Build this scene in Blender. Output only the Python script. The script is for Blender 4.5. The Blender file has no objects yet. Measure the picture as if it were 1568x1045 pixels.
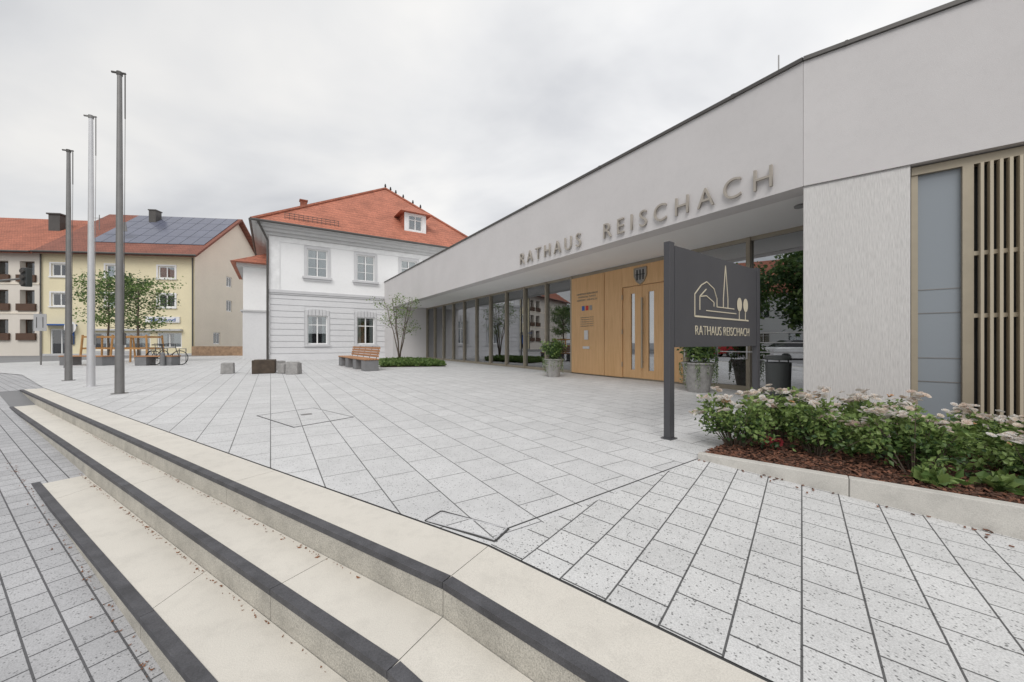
import bpy, math, random
from mathutils import Vector, Matrix
random.seed(7)
R=math.radians
scene=bpy.context.scene
COL=scene.collection
# ------------------------------------------------------------------ materials
def nt(name):
    m=bpy.data.materials.new(name); m.use_nodes=True
    n=m.node_tree.nodes; l=m.node_tree.links
    return m,n,l,n['Principled BSDF']
def mixc(n,l,fac,a,b,typ='MIX'):
    x=n.new('ShaderNodeMix'); x.data_type='RGBA'; x.blend_type=typ
    for sock,val in ((x.inputs[0],fac),(x.inputs[6],a),(x.inputs[7],b)):
        if hasattr(val,'is_linked') or hasattr(val,'links'): l.new(val,sock)
        elif isinstance(val,(int,float)): sock.default_value=val
        else: sock.default_value=(*val[:3],1)
    return x.outputs[2]
def ramp(n,l,inp,stops):
    r=n.new('ShaderNodeValToRGB'); l.new(inp,r.inputs[0])
    cr=r.color_ramp
    while len(cr.elements)<len(stops): cr.elements.new(.5)
    for e,(p,c) in zip(cr.elements,stops):
        e.position=p; e.color=(c,c,c,1) if isinstance(c,(int,float)) else (*c,1)
    return r.outputs[0]
def noise(n,l,vec,scale,detail=4,rough=.55):
    t=n.new('ShaderNodeTexNoise'); t.inputs['Scale'].default_value=scale
    t.inputs['Detail'].default_value=detail; t.inputs['Roughness'].default_value=rough
    if vec is not None: l.new(vec,t.inputs['Vector'])
    return t.outputs[0]
def objco(n):
    return n.new('ShaderNodeTexCoord').outputs['Object']
def mapping(n,l,vec,scale=(1,1,1),rot=(0,0,0)):
    m=n.new('ShaderNodeMapping'); l.new(vec,m.inputs[0])
    m.inputs['Scale'].default_value=scale; m.inputs['Rotation'].default_value=rot
    return m.outputs[0]
def bump(n,l,h,b,strength=.3,dist=.01):
    x=n.new('ShaderNodeBump'); x.inputs['Strength'].default_value=strength; x.inputs['Distance'].default_value=dist
    l.new(h,x.inputs['Height']); l.new(x.outputs[0],b.inputs['Normal'])
def M(name,col,rough=.8,var=.08,scale=3,bs=0,bscale=60,metal=0,stretch=(1,1,1),fine=0,stain=0):
    m,n,l,b=nt(name)
    co=mapping(n,l,objco(n),stretch)
    f=noise(n,l,co,scale,4)
    f=ramp(n,l,f,[(.3,0),(.7,1)])
    c=mixc(n,l,f,[x*(1-var) for x in col],[min(1,x*(1+var)) for x in col])
    if fine:
        g=ramp(n,l,noise(n,l,co,bscale*2,2),[(.35,1-fine),(.6,1)])
        c=mixc(n,l,1.0,c,g,'MULTIPLY')
    if stain:
        g=ramp(n,l,noise(n,l,co,7,5,.75),[(.36,1-stain),(.52,1)])
        c=mixc(n,l,1.0,c,g,'MULTIPLY')
    l.new(c,b.inputs['Base Color']); b.inputs['Roughness'].default_value=rough; b.inputs['Metallic'].default_value=metal
    if bs: bump(n,l,noise(n,l,co,bscale,3),b,bs)
    return m
def paver(name,angle,bw,rh,c1,c2,joint,ms=.005,speck=.5,off=.5,vs=55):
    m,n,l,b=nt(name)
    o=objco(n); co=mapping(n,l,o,(1,1,1),(0,0,-angle))
    br=n.new('ShaderNodeTexBrick'); l.new(co,br.inputs['Vector'])
    br.inputs['Scale'].default_value=1; br.inputs['Brick Width'].default_value=bw; br.inputs['Row Height'].default_value=rh
    br.inputs['Mortar Size'].default_value=ms; br.inputs['Mortar Smooth'].default_value=.1
    br.inputs['Color1'].default_value=(*c1,1); br.inputs['Color2'].default_value=(*c2,1); br.inputs['Mortar'].default_value=(*joint,1)
    br.offset=off
    v=n.new('ShaderNodeTexVoronoi'); v.inputs['Scale'].default_value=vs; l.new(o,v.inputs['Vector'])
    sp=ramp(n,l,v.outputs['Distance'],[(.0,1-speck),(.20,1-speck*.9),(.32,1)])
    pres=ramp(n,l,noise(n,l,o,38,1),[(.46,0),(.51,1)])
    spm=mixc(n,l,pres,(1,1,1),sp)
    big=ramp(n,l,noise(n,l,o,.9,4,.65),[(.3,.91),(.7,1.04)])
    st=ramp(n,l,noise(n,l,o,6,3,.7),[(.3,.93),(.6,1.02)])
    fi=ramp(n,l,noise(n,l,o,170,1),[(.35,.82),(.6,1.05)])
    c=mixc(n,l,1.,br.outputs['Color'],spm,'MULTIPLY')
    for k in (big,st,fi): c=mixc(n,l,1.,c,k,'MULTIPLY')
    l.new(c,b.inputs['Base Color']); b.inputs['Roughness'].default_value=.72
    inv=ramp(n,l,br.outputs['Fac'],[(0,1),(1,0)])
    bump(n,l,inv,b,.5,.004)
    return m
uA=math.atan2(.840,-.543)      # facade direction (away)
pA=math.atan2(.79,.613)
wA=math.atan2(.531,-.847)
m_plaza=paver('plaza_pavers',uA,.50,.335,(.60,.60,.60),(.65,.65,.65),(.15,.15,.15),.0042,.55)
m_ramp=paver('ramp_pavers',pA,.245,.215,(.60,.60,.595),(.65,.65,.645),(.11,.11,.11),.0042,.72,vs=60)
m_side=paver('sidewalk_pavers',wA,.20,.135,(.42,.42,.43),(.49,.49,.50),(.11,.11,.115),.0045,.62,vs=70)
m_asph=M('asphalt',(.22,.22,.225),.9,.12,.5,.3,80)
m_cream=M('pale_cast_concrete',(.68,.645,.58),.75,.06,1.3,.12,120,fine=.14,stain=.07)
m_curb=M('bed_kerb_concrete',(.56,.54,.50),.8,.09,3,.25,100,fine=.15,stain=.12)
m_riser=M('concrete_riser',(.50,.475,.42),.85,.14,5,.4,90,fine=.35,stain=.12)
m_nose=M('dark_nosing',(.08,.08,.088),.6,.3,8,.2,90,fine=.3)
m_dark=M('dark_slot',(.045,.045,.045),.7)
m_render=M('grey_render',(.63,.61,.607),.9,.035,.8,.3,150,fine=.08,stain=.025)
m_soffit=M('white_soffit',(.76,.755,.745),.9,.02,1)
m_board=M('combed_concrete',(.66,.645,.63),.95,.025,2.0,.55,60,stretch=(1,1,.07),fine=.16)
m_cap=M('roof_cap_metal',(.10,.095,.09),.5,.1,2,metal=.4)
m_bronze=M('bronze_frame',(.38,.33,.25),.45,.06,4,metal=.3)
m_frame=M('window_frame_brown',(.33,.29,.23),.5,.08,4,metal=.3)
m_slat=M('timber_slat',(.48,.42,.32),.7,.10,6,stretch=(1,1,.1))
m_oldw=M('white_stucco',(.86,.86,.86),.9,.02,.8,.1,90,stain=.03)
m_oldg=M('grey_stucco',(.70,.70,.71),.9,.03,.8,.1,90,stain=.04)
m_trim=M('grey_trim',(.60,.60,.61),.85,.04,2)
m_whiteframe=M('white_window_frame',(.82,.82,.81),.5,.02,2)
m_cornice=M('cornice_stucco',(.54,.54,.54),.85,.04,2)
m_yellow=M('yellow_render',(.80,.72,.50),.9,.04,.6,.1,60,stain=.04)
m_cream2=M('cream_render',(.86,.78,.66),.9,.04,.6,.1,60,stain=.05)
m_beige=M('beige_render',(.72,.67,.60),.9,.04,.6)
m_brown=M('brown_cladding',(.10,.055,.035),.7,.1,2)
m_gal=M('galvanised_steel',(.24,.235,.23),.45,.1,3,metal=.5)
m_gal2=M('light_aluminium',(.62,.62,.63),.4,.05,3,metal=.4)
m_signg=M('anthracite_panel',(.065,.065,.072),.5,.06,2,.05,200)
m_cream3=M('cream_lettering',(.62,.56,.43),.6,.02,2)
m_letter=M('facade_lettering',(.38,.345,.30),.55,.05,2)
m_bark=M('bark',(.13,.10,.075),.9,.25,12,.5,30)
m_stake=M('stake_timber',(.45,.24,.09),.8,.15,6)
m_benchw=M('bench_timber',(.42,.21,.10),.6,.15,8)
m_conc=M('grey_concrete',(.20,.20,.205),.85,.1,4,.2,60)
m_gran=M('granite',(.36,.35,.34),.8,.18,10,.3,60,fine=.3)
m_darkst=M('dark_weathered_timber',(.075,.055,.04),.8,.3,6,.5,30)
m_bin=M('bin_anthracite',(.05,.055,.055),.5,.06,3)
m_tyre=M('rubber',(.02,.02,.02),.8)
m_soil=M('bark_mulch_ground',(.07,.032,.02),.95,.5,30,1,60)
m_chip1=M('mulch_chip_red',(.20,.09,.055),.9,.3,20)
m_chip2=M('mulch_chip_dark',(.09,.045,.03),.9,.3,20)
m_inw=M('interior_wall',(.75,.73,.68),.9,.05,1)
m_inf=M('interior_floor',(.35,.33,.28),.6,.05,1)
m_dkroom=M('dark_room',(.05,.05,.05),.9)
m_curt=M('curtain',(.82,.82,.80),.9,.08,6,stretch=(8,8,.3))
m_blue=M('blue_paint',(.02,.10,.35),.5)
m_wpaint=M('white_paint',(.80,.80,.80),.5)
m_panel=M('solar_panel',(.13,.14,.19),.22,.1,.8)
m_red=M('red_sign_paint',(.5,.03,.02),.5)
m_leafbr=M('dry_leaf',(.22,.09,.04),.9,.3,30)
m_wallst=M('rubble_wall',(.33,.22,.14),.9,.3,4,.5,10)
def leafmat(name,c,tr_=.3):
    m,n,l,b=nt(name)
    f=noise(n,l,objco(n),7,1)
    c2=mixc(n,l,f,[x*.65 for x in c],[min(.95,x*1.4) for x in c])
    l.new(c2,b.inputs['Base Color']); b.inputs['Roughness'].default_value=.5
    tr=n.new('ShaderNodeBsdfTranslucent'); l.new(c2,tr.inputs[0])
    ms=n.new('ShaderNodeMixShader'); ms.inputs[0].default_value=tr_
    l.new(b.outputs[0],ms.inputs[1]); l.new(tr.outputs[0],ms.inputs[2])
    l.new(ms.outputs[0],n['Material Output'].inputs[0])
    return m
m_lf1=leafmat('leaf_mid',(.10,.17,.045)); m_lf2=leafmat('leaf_light',(.20,.285,.085)); m_lf3=leafmat('leaf_dark',(.05,.10,.035))
m_lfy=leafmat('leaf_variegated',(.40,.44,.32))
m_pet=leafmat('petal_pink',(.93,.66,.58),.45); m_pet2=leafmat('petal_cream',(.95,.86,.76),.45); m_petd=leafmat('petal_faded',(.60,.38,.22)); m_redf=leafmat('begonia_red',(.30,.04,.05))
def glassmat(name,tint,base=.12):
    m,n,l,b=nt(name); n.remove(b)
    t=n.new('ShaderNodeBsdfTransparent'); t.inputs[0].default_value=(*tint,1)
    g=n.new('ShaderNodeBsdfGlossy'); g.inputs['Roughness'].default_value=.01; g.inputs[0].default_value=(.95,.97,1,1)
    lw=n.new('ShaderNodeLayerWeight'); lw.inputs[0].default_value=.35
    fr=ramp(n,l,lw.outputs['Fresnel'],[(0,base),(1,1)])
    ms=n.new('ShaderNodeMixShader'); l.new(fr,ms.inputs[0]); l.new(t.outputs[0],ms.inputs[1]); l.new(g.outputs[0],ms.inputs[2])
    l.new(ms.outputs[0],n['Material Output'].inputs[0])
    return m
m_glass=glassmat('window_glass',(.88,.91,.89),.26)
m_glassh=glassmat('house_window_glass',(.8,.83,.83),.14)
m_glassd=glassmat('dark_tinted_glass',(.30,.32,.32),.42)
m_frost,_n,_l,_b=nt('satin_glass_panel'); 
_b.inputs['Base Color'].default_value=(.27,.30,.33,1); _b.inputs['Roughness'].default_value=.2
def oakmat():
    m,n,l,b=nt('oak_veneer'); o=objco(n)
    co=mapping(n,l,o,(9,9,.5)); f=noise(n,l,co,3,6,.7)
    c=mixc(n,l,ramp(n,l,f,[(.3,0),(.7,1)]),(.56,.335,.155),(.69,.44,.23))
    l.new(c,b.inputs['Base Color']); b.inputs['Roughness'].default_value=.5; return m
m_oak=oakmat()
def tilemat(name,c,dz=.24):
    m,n,l,b=nt(name); o=objco(n)
    s=n.new('ShaderNodeSeparateXYZ'); l.new(o,s.inputs[0])
    d=n.new('ShaderNodeMath'); d.operation='DIVIDE'; l.new(s.outputs[2],d.inputs[0]); d.inputs[1].default_value=dz
    fr=n.new('ShaderNodeMath'); fr.operation='FRACT'; l.new(d.outputs[0],fr.inputs[0])
    ln=ramp(n,l,fr.outputs[0],[(0,.5),(.2,1)])
    ad=n.new('ShaderNodeMath'); ad.operation='ADD'; l.new(s.outputs[0],ad.inputs[0]); l.new(s.outputs[1],ad.inputs[1])
    d2=n.new('ShaderNodeMath'); d2.operation='DIVIDE'; l.new(ad.outputs[0],d2.inputs[0]); d2.inputs[1].default_value=.2
    f2=n.new('ShaderNodeMath'); f2.operation='FRACT'; l.new(d2.outputs[0],f2.inputs[0])
    l2=ramp(n,l,f2.outputs[0],[(0,.72),(.25,1)])
    v=ramp(n,l,noise(n,l,o,1.2,5),[(.3,.78),(.7,1.15)]); v2=ramp(n,l,noise(n,l,o,9,2),[(.3,.75),(.7,1.15)])
    x=mixc(n,l,1.,ln,c,'MULTIPLY')
    for k in (l2,v,v2): x=mixc(n,l,1.,x,k,'MULTIPLY')
    l.new(x,b.inputs['Base Color']); b.inputs['Roughness'].default_value=.75
    bump(n,l,fr.outputs[0],b,.5,.03); return m
m_tile=tilemat('clay_roof_tiles',(.48,.175,.11)); m_tile2=tilemat('clay_roof_tiles_old',(.40,.14,.085)); m_tile3=tilemat('clay_roof_brown',(.26,.10,.07))
# ------------------------------------------------------------------ mesh builder
class MB:
    def __init__(s): s.v=[];s.f=[];s.m=[]
    def poly(s,pts,mi=0):
        i=len(s.v); s.v+= [tuple(p) for p in pts]; s.f.append(tuple(range(i,i+len(pts)))); s.m.append(mi)
    def hexa(s,b,t,mi=0):
        i=len(s.v); s.v+=[tuple(p) for p in b]+[tuple(p) for p in t]
        for f in ((3,2,1,0),(4,5,6,7),(0,1,5,4),(1,2,6,5),(2,3,7,6),(3,0,4,7)):
            s.f.append(tuple(i+k for k in f)); s.m.append(mi)
    def box(s,x0,x1,y0,y1,z0,z1,mi=0):
        s.hexa([(x0,y0,z0),(x1,y0,z0),(x1,y1,z0),(x0,y1,z0)],[(x0,y0,z1),(x1,y0,z1),(x1,y1,z1),(x0,y1,z1)],mi)
    def bar(s,p0,p1,w,h,mi=0,up=(0,0,1)):
        p0=Vector(p0);p1=Vector(p1); d=(p1-p0).normalized(); u=Vector(up)
        if abs(d.dot(u))>.98: u=Vector((0,1,0))
        a=d.cross(u).normalized()*w/2; c=a.cross(d).normalized()*h/2
        s.hexa([p0-a-c,p0+a-c,p0+a+c,p0-a+c],[p1-a-c,p1+a-c,p1+a+c,p1-a+c],mi)
    def tube(s,path,rad,n=8,mi=0,cap=True):
        path=[Vector(p) for p in path]
        if not hasattr(rad,'__len__'): rad=[rad]*len(path)
        i0=len(s.v)
        for k,p in enumerate(path):
            d=(path[min(k+1,len(path)-1)]-path[max(k-1,0)]).normalized()
            u=Vector((0,0,1)) if abs(d.z)<.95 else Vector((1,0,0))
            a=d.cross(u).normalized(); c=a.cross(d).normalized()
            for j in range(n):
                t=2*math.pi*j/n; s.v.append(tuple(p+(a*math.cos(t)+c*math.sin(t))*rad[k]))
        for k in range(len(path)-1):
            for j in range(n):
                s.f.append((i0+k*n+j,i0+k*n+(j+1)%n,i0+(k+1)*n+(j+1)%n,i0+(k+1)*n+j)); s.m.append(mi)
        if cap:
            s.f.append(tuple(i0+j for j in range(n))[::-1]); s.m.append(mi)
            s.f.append(tuple(i0+(len(path)-1)*n+j for j in range(n))); s.m.append(mi)
    def lathe(s,prof,c=(0,0,0),n=24,mi=0):
        i0=len(s.v)
        for r,z in prof:
            for j in range(n):
                t=2*math.pi*j/n; s.v.append((c[0]+r*math.cos(t),c[1]+r*math.sin(t),c[2]+z))
        for k in range(len(prof)-1):
            for j in range(n):
                s.f.append((i0+k*n+j,i0+k*n+(j+1)%n,i0+(k+1)*n+(j+1)%n,i0+(k+1)*n+j)); s.m.append(mi)
    def torus(s,c,R_,r,axis='y',n=28,k=6,mi=0):
        i0=len(s.v)
        for i in range(n):
            t=2*math.pi*i/n
            for j in range(k):
                q=2*math.pi*j/k; rr=R_+r*math.cos(q); h=r*math.sin(q)
                s.v.append((c[0]+rr*math.cos(t),c[1]+h,c[2]+rr*math.sin(t)))
        for i in range(n):
            for j in range(k):
                s.f.append((i0+i*k+j,i0+((i+1)%n)*k+j,i0+((i+1)%n)*k+(j+1)%k,i0+i*k+(j+1)%k)); s.m.append(mi)
    def build(s,name,mats,parent=None,smooth=False,bevel=0,loc=None):
        me=bpy.data.meshes.new(name); me.from_pydata(s.v,[],s.f)
        if not isinstance(mats,(list,tuple)): mats=[mats]
        for m in mats: me.materials.append(m)
        me.polygons.foreach_set('material_index',s.m)
        if smooth: me.polygons.foreach_set('use_smooth',[True]*len(s.f))
        me.update()
        o=bpy.data.objects.new(name,me); COL.objects.link(o)
        if parent: o.parent=parent
        if loc: o.location=loc
        if bevel:
            b=o.modifiers.new('bevel','BEVEL'); b.width=bevel; b.segments=2; b.limit_method='ANGLE'
        return o
def empty(name,loc=(0,0,0),rz=0,parent=None):
    e=bpy.data.objects.new(name,None); COL.objects.link(e); e.location=loc; e.rotation_euler=(0,0,rz)
    e.empty_display_size=.2
    if parent: e.parent=parent
    return e
def text(name,body,parent,loc,width,height,mat_,ext=.01,rot=(math.pi/2,0,0),space=1.0,align='LEFT',off=0):
    c=bpy.data.curves.new(name,'FONT'); c.body=body; c.extrude=ext; c.space_character=space; c.size=1; c.align_x='LEFT'; c.offset=off
    o=bpy.data.objects.new(name,c); COL.objects.link(o); o.data.materials.append(mat_)
    bpy.context.view_layer.update()
    d=o.dimensions
    sx=width/max(d.x,.01); sy=height/.70
    o.scale=(sx,sy,1); o.rotation_euler=rot; o.location=loc
    if parent: o.parent=parent
    return o
# ------------------------------------------------------------------ layout vectors
w=Vector((-.847,.531)); mL=Vector((-.531,-.847)); v=Vector((.79,-.613)); m2=Vector((-.613,-.79)); pv=Vector((.613,.79))
def inter(c,c2):
    D=mL.x*m2.y-mL.y*m2.x
    return Vector(((c*m2.y-mL.y*c2)/D,(mL.x*c2-m2.x*c)/D))
K1=inter(-1.225,-1.107)
def V3(p,z): return (p.x,p.y,z)
S=[(-600,-.6),(-5,-.6),(0,-.46),(4.7,-.30),(10.5,-.15),(12.6,-.02),(700,-.02)]
def zprof(s):
    for (a,za),(b,zb) in zip(S,S[1:]):
        if s<=b: return za+(zb-za)*(s-a)/(b-a)
    return -.02
g=MB()
for (a,za),(b,zb) in zip(S,S[1:]):
    p0=K1+w*a; p1=K1+w*b
    g.poly([V3(p0+mL*-700,za),V3(p0+mL*700,za),V3(p1+mL*700,zb),V3(p1+mL*-700,zb)])
g.build('ground',m_asph)
g=MB()
for (a,b,t0) in ((-5,0,.3),(0,4.7,.3),(4.7,10.5,.3),(10.5,12.6,.3),(12.6,24,-5)):
    p0=K1+w*a; p1=K1+w*b; za=zprof(a)+.004; zb=zprof(b)+.004
    g.poly([V3(p0+mL*t0,za),V3(p0+mL*4.5,za),V3(p1+mL*4.5,zb),V3(p1+mL*t0,zb)])
g.build('sidewalk',m_side)
g=MB()
for (a,b) in ((-5,0),(0,4.7),(4.7,10.5),(10.5,12.6),(12.6,24)):
    p0=K1+w*a+mL*4.503; p1=K1+w*b+mL*4.503; za=zprof(a); zb=zprof(b)
    g.hexa([V3(p0,za-.2),V3(p0+mL*.15,za-.2),V3(p1+mL*.15,zb-.2),V3(p1,zb-.2)],[V3(p0,za+.015),V3(p0+mL*.15,za+.015),V3(p1+mL*.15,zb+.015),V3(p1,zb+.015)])
g.build('kerb',m_gran)
# plaza
B0=inter(-1.58,-1.46); F0=B0+w*12.75; P=Vector((1.675,3.374)); C=Vector((4.22,5.41))
g=MB()
g.poly([V3(q,0) for q in (B0,P,Vector((4.6,5.75)),Vector((12,14)),Vector((4,42)),Vector((-16,40)),Vector((-25,27)),Vector((-27,17)),Vector((-16,12.2)),F0)])
g.build('plaza_paving',m_plaza)
def rampz(a,b): return -a*(.03+.052*b)
g=MB(); N=12
for i in range(N):
    for j in range(6):
        q=[]
        for (ii,jj) in ((i,j),(i+1,j),(i+1,j+1),(i,j+1)):
            a=ii*6/N; b=jj/6; p=B0+(P-B0)*b+v*a; q.append(V3(p,rampz(a,b)))
        g.poly(q)
g.build('ramp_paving',m_ramp)
# steps
st=empty('entrance_steps')
top=MB(); nose=MB()
def band(ci,co,c2i,c2o,zt,cuts):
    A=inter(ci,c2i); Bq=inter(co,c2o)
    for a,b in zip(cuts,cuts[1:]):
        a+=.002; b-=.002
        ptsT=[V3(Bq+w*a,zt),V3(Bq+w*b,zt),V3(A+w*b,zt),V3(A+w*a,zt)]
        top.hexa([(x,y,-.8) for x,y,z in ptsT],ptsT,0)
        n0=Bq-mL*.052; o0=Bq+mL*.004
        q=[V3(o0+w*a,zt+.003),V3(o0+w*b,zt+.003),V3(n0+w*b,zt+.003),V3(n0+w*a,zt+.003)]
        nose.hexa([(x,y,zt-.028) for x,y,z in q],q)
    cuts=[0,1.9,4.2,6]
    for a,b in zip(cuts,cuts[1:]):
        a+=.002; b-=.002; za=zt-.03*a; zb=zt-.03*b
        ptsT=[V3(A+v*a,za),V3(A+v*b,zb),V3(Bq+v*b,zb),V3(Bq+v*a,za)]
        top.hexa([(x,y,-.8) for x,y,z in ptsT],ptsT,0)
        n0=Bq-m2*.052; o0=Bq+m2*.004
        q=[V3(n0+v*a,za+.003),V3(n0+v*b,zb+.003),V3(o0+v*b,zb+.003),V3(o0+v*a,za+.003)]
        nose.hexa([(x,y,z-.031) for x,y,z in q],q)
band(-1.565,-1.225,-1.445,-1.107,0,[0,2.15,4.6,7.1,9.6,12.6])
band(-1.222,-.915,-1.104,-.80,-.15,[0,.85,3.3,5.8,8.3,12.6])
band(-.912,-.585,-.797,-.49,-.30,[0,1.6,4.1,6.6,9.1,12.6])
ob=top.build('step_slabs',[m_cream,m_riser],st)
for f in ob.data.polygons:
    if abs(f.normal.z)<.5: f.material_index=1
nose.build('nosing_strips',m_nose,st)
g=MB()
a0=inter(-1.564,-1.444); a1=inter(-1.583,-1.463)
g.hexa([V3(a0,-.06),V3(a0+w*12.6,-.06),V3(a1+w*12.6,-.06),V3(a1,-.06)],[V3(a0,-.004),V3(a0+w*12.6,-.004),V3(a1+w*12.6,-.004),V3(a1,-.004)])
g.hexa([V3(a1,-.06),V3(a1+v*6,-.24),V3(a0+v*6,-.24),V3(a0,-.06)],[V3(a1,-.003),V3(a1+v*6,-.183),V3(a0+v*6,-.183),V3(a0,-.003)])
g.build('slot_drain',m_dark)
def outline(g,pts,wd,z,close=True):
    n=len(pts)
    for i in range(n if close else n-1):
        a=Vector(pts[i]); b=Vector(pts[(i+1)%n]); d=(b-a).normalized(); q=Vector((-d.y,d.x))*wd/2
        g.hexa([V3(a-q,z-.01),V3(b-q,z-.01),V3(b+q,z-.01),V3(a+q,z-.01)],[V3(a-q,z),V3(b-q,z),V3(b+q,z),V3(a+q,z)])
g=MB(); outline(g,[(-.05,2.09),(1.675,3.374)],.008,.003,False); g.build('paving_seam',m_dark)
for nm,pts in (('manhole_cover',[(-3.19,6.0),(-3.66,5.36),(-2.70,4.62),(-2.23,5.26)]),('drain_cover',[(-.51,2.20),(-.44,2.325),(-.02,2.10),(-.09,1.97)])):
    e=empty(nm); g=MB(); outline(g,pts,.012,.004); g.build('frame',m_dark,e)
    cx_=sum(p[0] for p in pts)/4; cy_=sum(p[1] for p in pts)/4
    g=MB(); outline(g,[(cx_+(x-cx_)*.96,cy_+(y-cy_)*(.96 if nm[0]=='m' else .88)) for x,y in pts],.008,.0055); g.build('steel_rim',m_gal2,e)
    g=MB(); g.poly([(x,y,.0025) for x,y in pts][::-1]); g.build('infill',m_plaza,e)
    if nm[0]=='m':
        g=MB(); g.box(-.07,.07,-.05,.05,.0,.007); o=g.build('lifting_plate',m_gal,e,loc=(-3.0,5.45,0)); o.rotation_euler=(0,0,.6)
# ------------------------------------------------------------------ RATHAUS
rA=math.atan2(-.84,.543)
rh=empty('town_hall',(C.x,C.y,0),rA)
ZS=3.32; ZT=5.12
g=MB(); g.box(-23.69,-.003,0,.4,ZS,ZT); g.build('fascia_wall',m_render,rh)
g=MB(); g.box(-23.69,-21.6,.002,2.4,-.1,ZS-.002); g.build('end_wall',m_render,rh)
g=MB(); g.box(-23.69,.85,.4,2.6,ZS+.01,ZS+.15); g.build('soffit',m_soffit,rh)
g=MB(); g.box(-23.69,.85,.4,11,4.8,4.95); g.box(-23.69,3.5,2.6,11,ZS+.16,ZS+.3); g.build('roof_slab',m_soffit,rh)
g=MB(); g.box(-23.72,-.0,-.035,.45,ZT,ZT+.055)
for x in range(-22,0,3): g.box(x,x+.06,-.04,.455,ZT-.004,ZT+.06)
g.build('parapet_cap',m_cap,rh)
g=MB()
g.box(-23.69,4,7.4,7.6,-.1,ZS+.3); g.box(-8.2,-8.0,4.2,7.4,0,ZS+.16); g.box(-15,-14.8,4.4,7.4,0,ZS+.16)
g.build('interior_walls',m_inw,rh)
g=MB(); g.box(-23.69,4,2.35,7.4,-.1,.02); g.build('interior_floor',m_inf,rh)
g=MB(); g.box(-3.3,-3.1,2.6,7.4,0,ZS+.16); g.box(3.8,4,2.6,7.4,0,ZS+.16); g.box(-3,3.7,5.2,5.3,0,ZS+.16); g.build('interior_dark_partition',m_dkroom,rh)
g=MB()
for x in (-20,-17.5,-12.5,-10.2): g.box(x,x+.9,4.2,4.8,.02,1.1)
g.build('interior_counter',m_oak,rh)
g=MB()
for x0 in (-21.4,-19.4,-18.0,-16.6,-15.1,-13.8,-12.3,-11.0,-9.2):
    n=9
    for i in range(n):
        xa=x0+i*.07; g.poly([(xa,2.62+.03*(i%2),.05),(xa+.07,2.62+.03*((i+1)%2),.05),(xa+.07,2.62+.03*((i+1)%2),ZS),(xa,2.62+.03*(i%2),ZS)])
g.build('curtains',m_curt,rh)
gl=MB(); fr=MB(); YG=2.22
xr=-7.40
bays=[-21.6+i*(14.2/10) for i in range(11)]
for a,b in zip(bays,bays[1:]):
    gl.box(a,b,YG+.03,YG+.045,.1,ZS-.06)
for x in bays: fr.box(x-.035,x+.035,YG-.06,YG+.09,.02,ZS-.0)
fr.box(-21.6,xr,YG-.02,YG+.08,.0,.10); fr.box(-21.6,xr,YG-.02,YG+.08,ZS-.07,ZS+.008)
gl.build('glass_left',m_glass,rh)
gl=MB(); x0=-3.25
for a,b in ((x0,-1.75),(-1.75,-.3),(-.3,1.3),(1.3,3)): gl.box(a,b,YG+.03,YG+.045,.1,ZS-.06)
for x in (x0+.04,-1.75,-.3,1.3): fr.box(x-.04,x+.04,YG-.06,YG+.09,.02,ZS)
fr.box(x0,3,YG-.02,YG+.08,0,.10); fr.box(x0,3,YG-.02,YG+.08,ZS-.07,ZS+.008)
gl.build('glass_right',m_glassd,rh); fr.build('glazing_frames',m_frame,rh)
g=MB()
for z in (.85,1.05,1.25): g.tube([(x0+.05,YG-.1,z),(1.2,YG-.1,z)],.012,6)
for x in (x0+.06,-1.75,-.3): g.tube([(x,YG-.1,.7),(x,YG-.1,1.27)],.012,6)
g.build('guard_wires',m_gal2,rh)
X0=-5.88
d=MB()
d.box(X0-1.49,X0-.012,YG-.06,YG+.12,.04,ZS-.1); d.box(X0+.012,X0+.70,YG-.06,YG+.12,.04,ZS-.1)
d.box(X0+2.52,X0+2.62,YG-.06,YG+.12,.04,ZS-.1); d.box(X0+.70,X0+2.52,YG-.06,YG+.12,2.66,ZS-.1)
d.build('oak_panelling',m_oak,rh,bevel=.006)
d=MB(); d.box(X0-1.5,X0+2.6,YG-.0,YG+.1,.0,.05); d.build('threshold',m_frame,rh)
d=MB()
for (xa,xb,sa,sb) in ((X0+.71,X0+1.37,X0+.99,X0+1.13),(X0+1.38,X0+2.51,X0+1.58,X0+1.76)):
    y0,y1=YG-.03,YG+.05
    d.box(xa,sa,y0,y1,.05,2.65); d.box(sb,xb,y0,y1,.05,2.65); d.box(sa,sb,y0,y1,.05,.28); d.box(sa,sb,y0,y1,2.45,2.65)
d.build('door_leaves',m_oak,rh,bevel=.004)
d=MB(); d.box(X0+.99,X0+1.13,YG-.0,YG+.02,.28,2.45); d.box(X0+1.58,X0+1.76,YG,YG+.02,.28,2.45); d.build('door_glass_slits',m_glassd,rh)
d=MB(); d.box(X0+1.40,X0+1.44,YG-.11,YG-.07,.35,2.3)
for z in (.5,1.3,2.1): d.box(X0+1.405,X0+1.435,YG-.075,YG-.03,z,z+.03)
for z in (.35,1.3,2.3): d.box(X0+.69,X0+.72,YG-.07,YG-.062,z,z+.14)
d.build('door_pull',m_bronze,rh)
d=MB(); d.box(X0-1.5,X0+2.63,YG-.03,YG+.12,ZS-.1+.002,ZS); d.build('door_head',m_frame,rh)
d=MB(); c0=(X0+1.35,YG-.075)
pts=[(-.2,.2),(.2,.2),(.2,-.02),(.12,-.17),(0,-.25),(-.12,-.17),(-.2,-.02)]
d.poly([(c0[0]+a,c0[1],2.93+b) for a,b in pts]); 
for i in range(7):
    a=pts[i]; b=pts[(i+1)%7]
    d.bar((c0[0]+a[0],c0[1],2.93+a[1]),(c0[0]+b[0],c0[1],2.93+b[1]),.03,.03,1)
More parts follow.
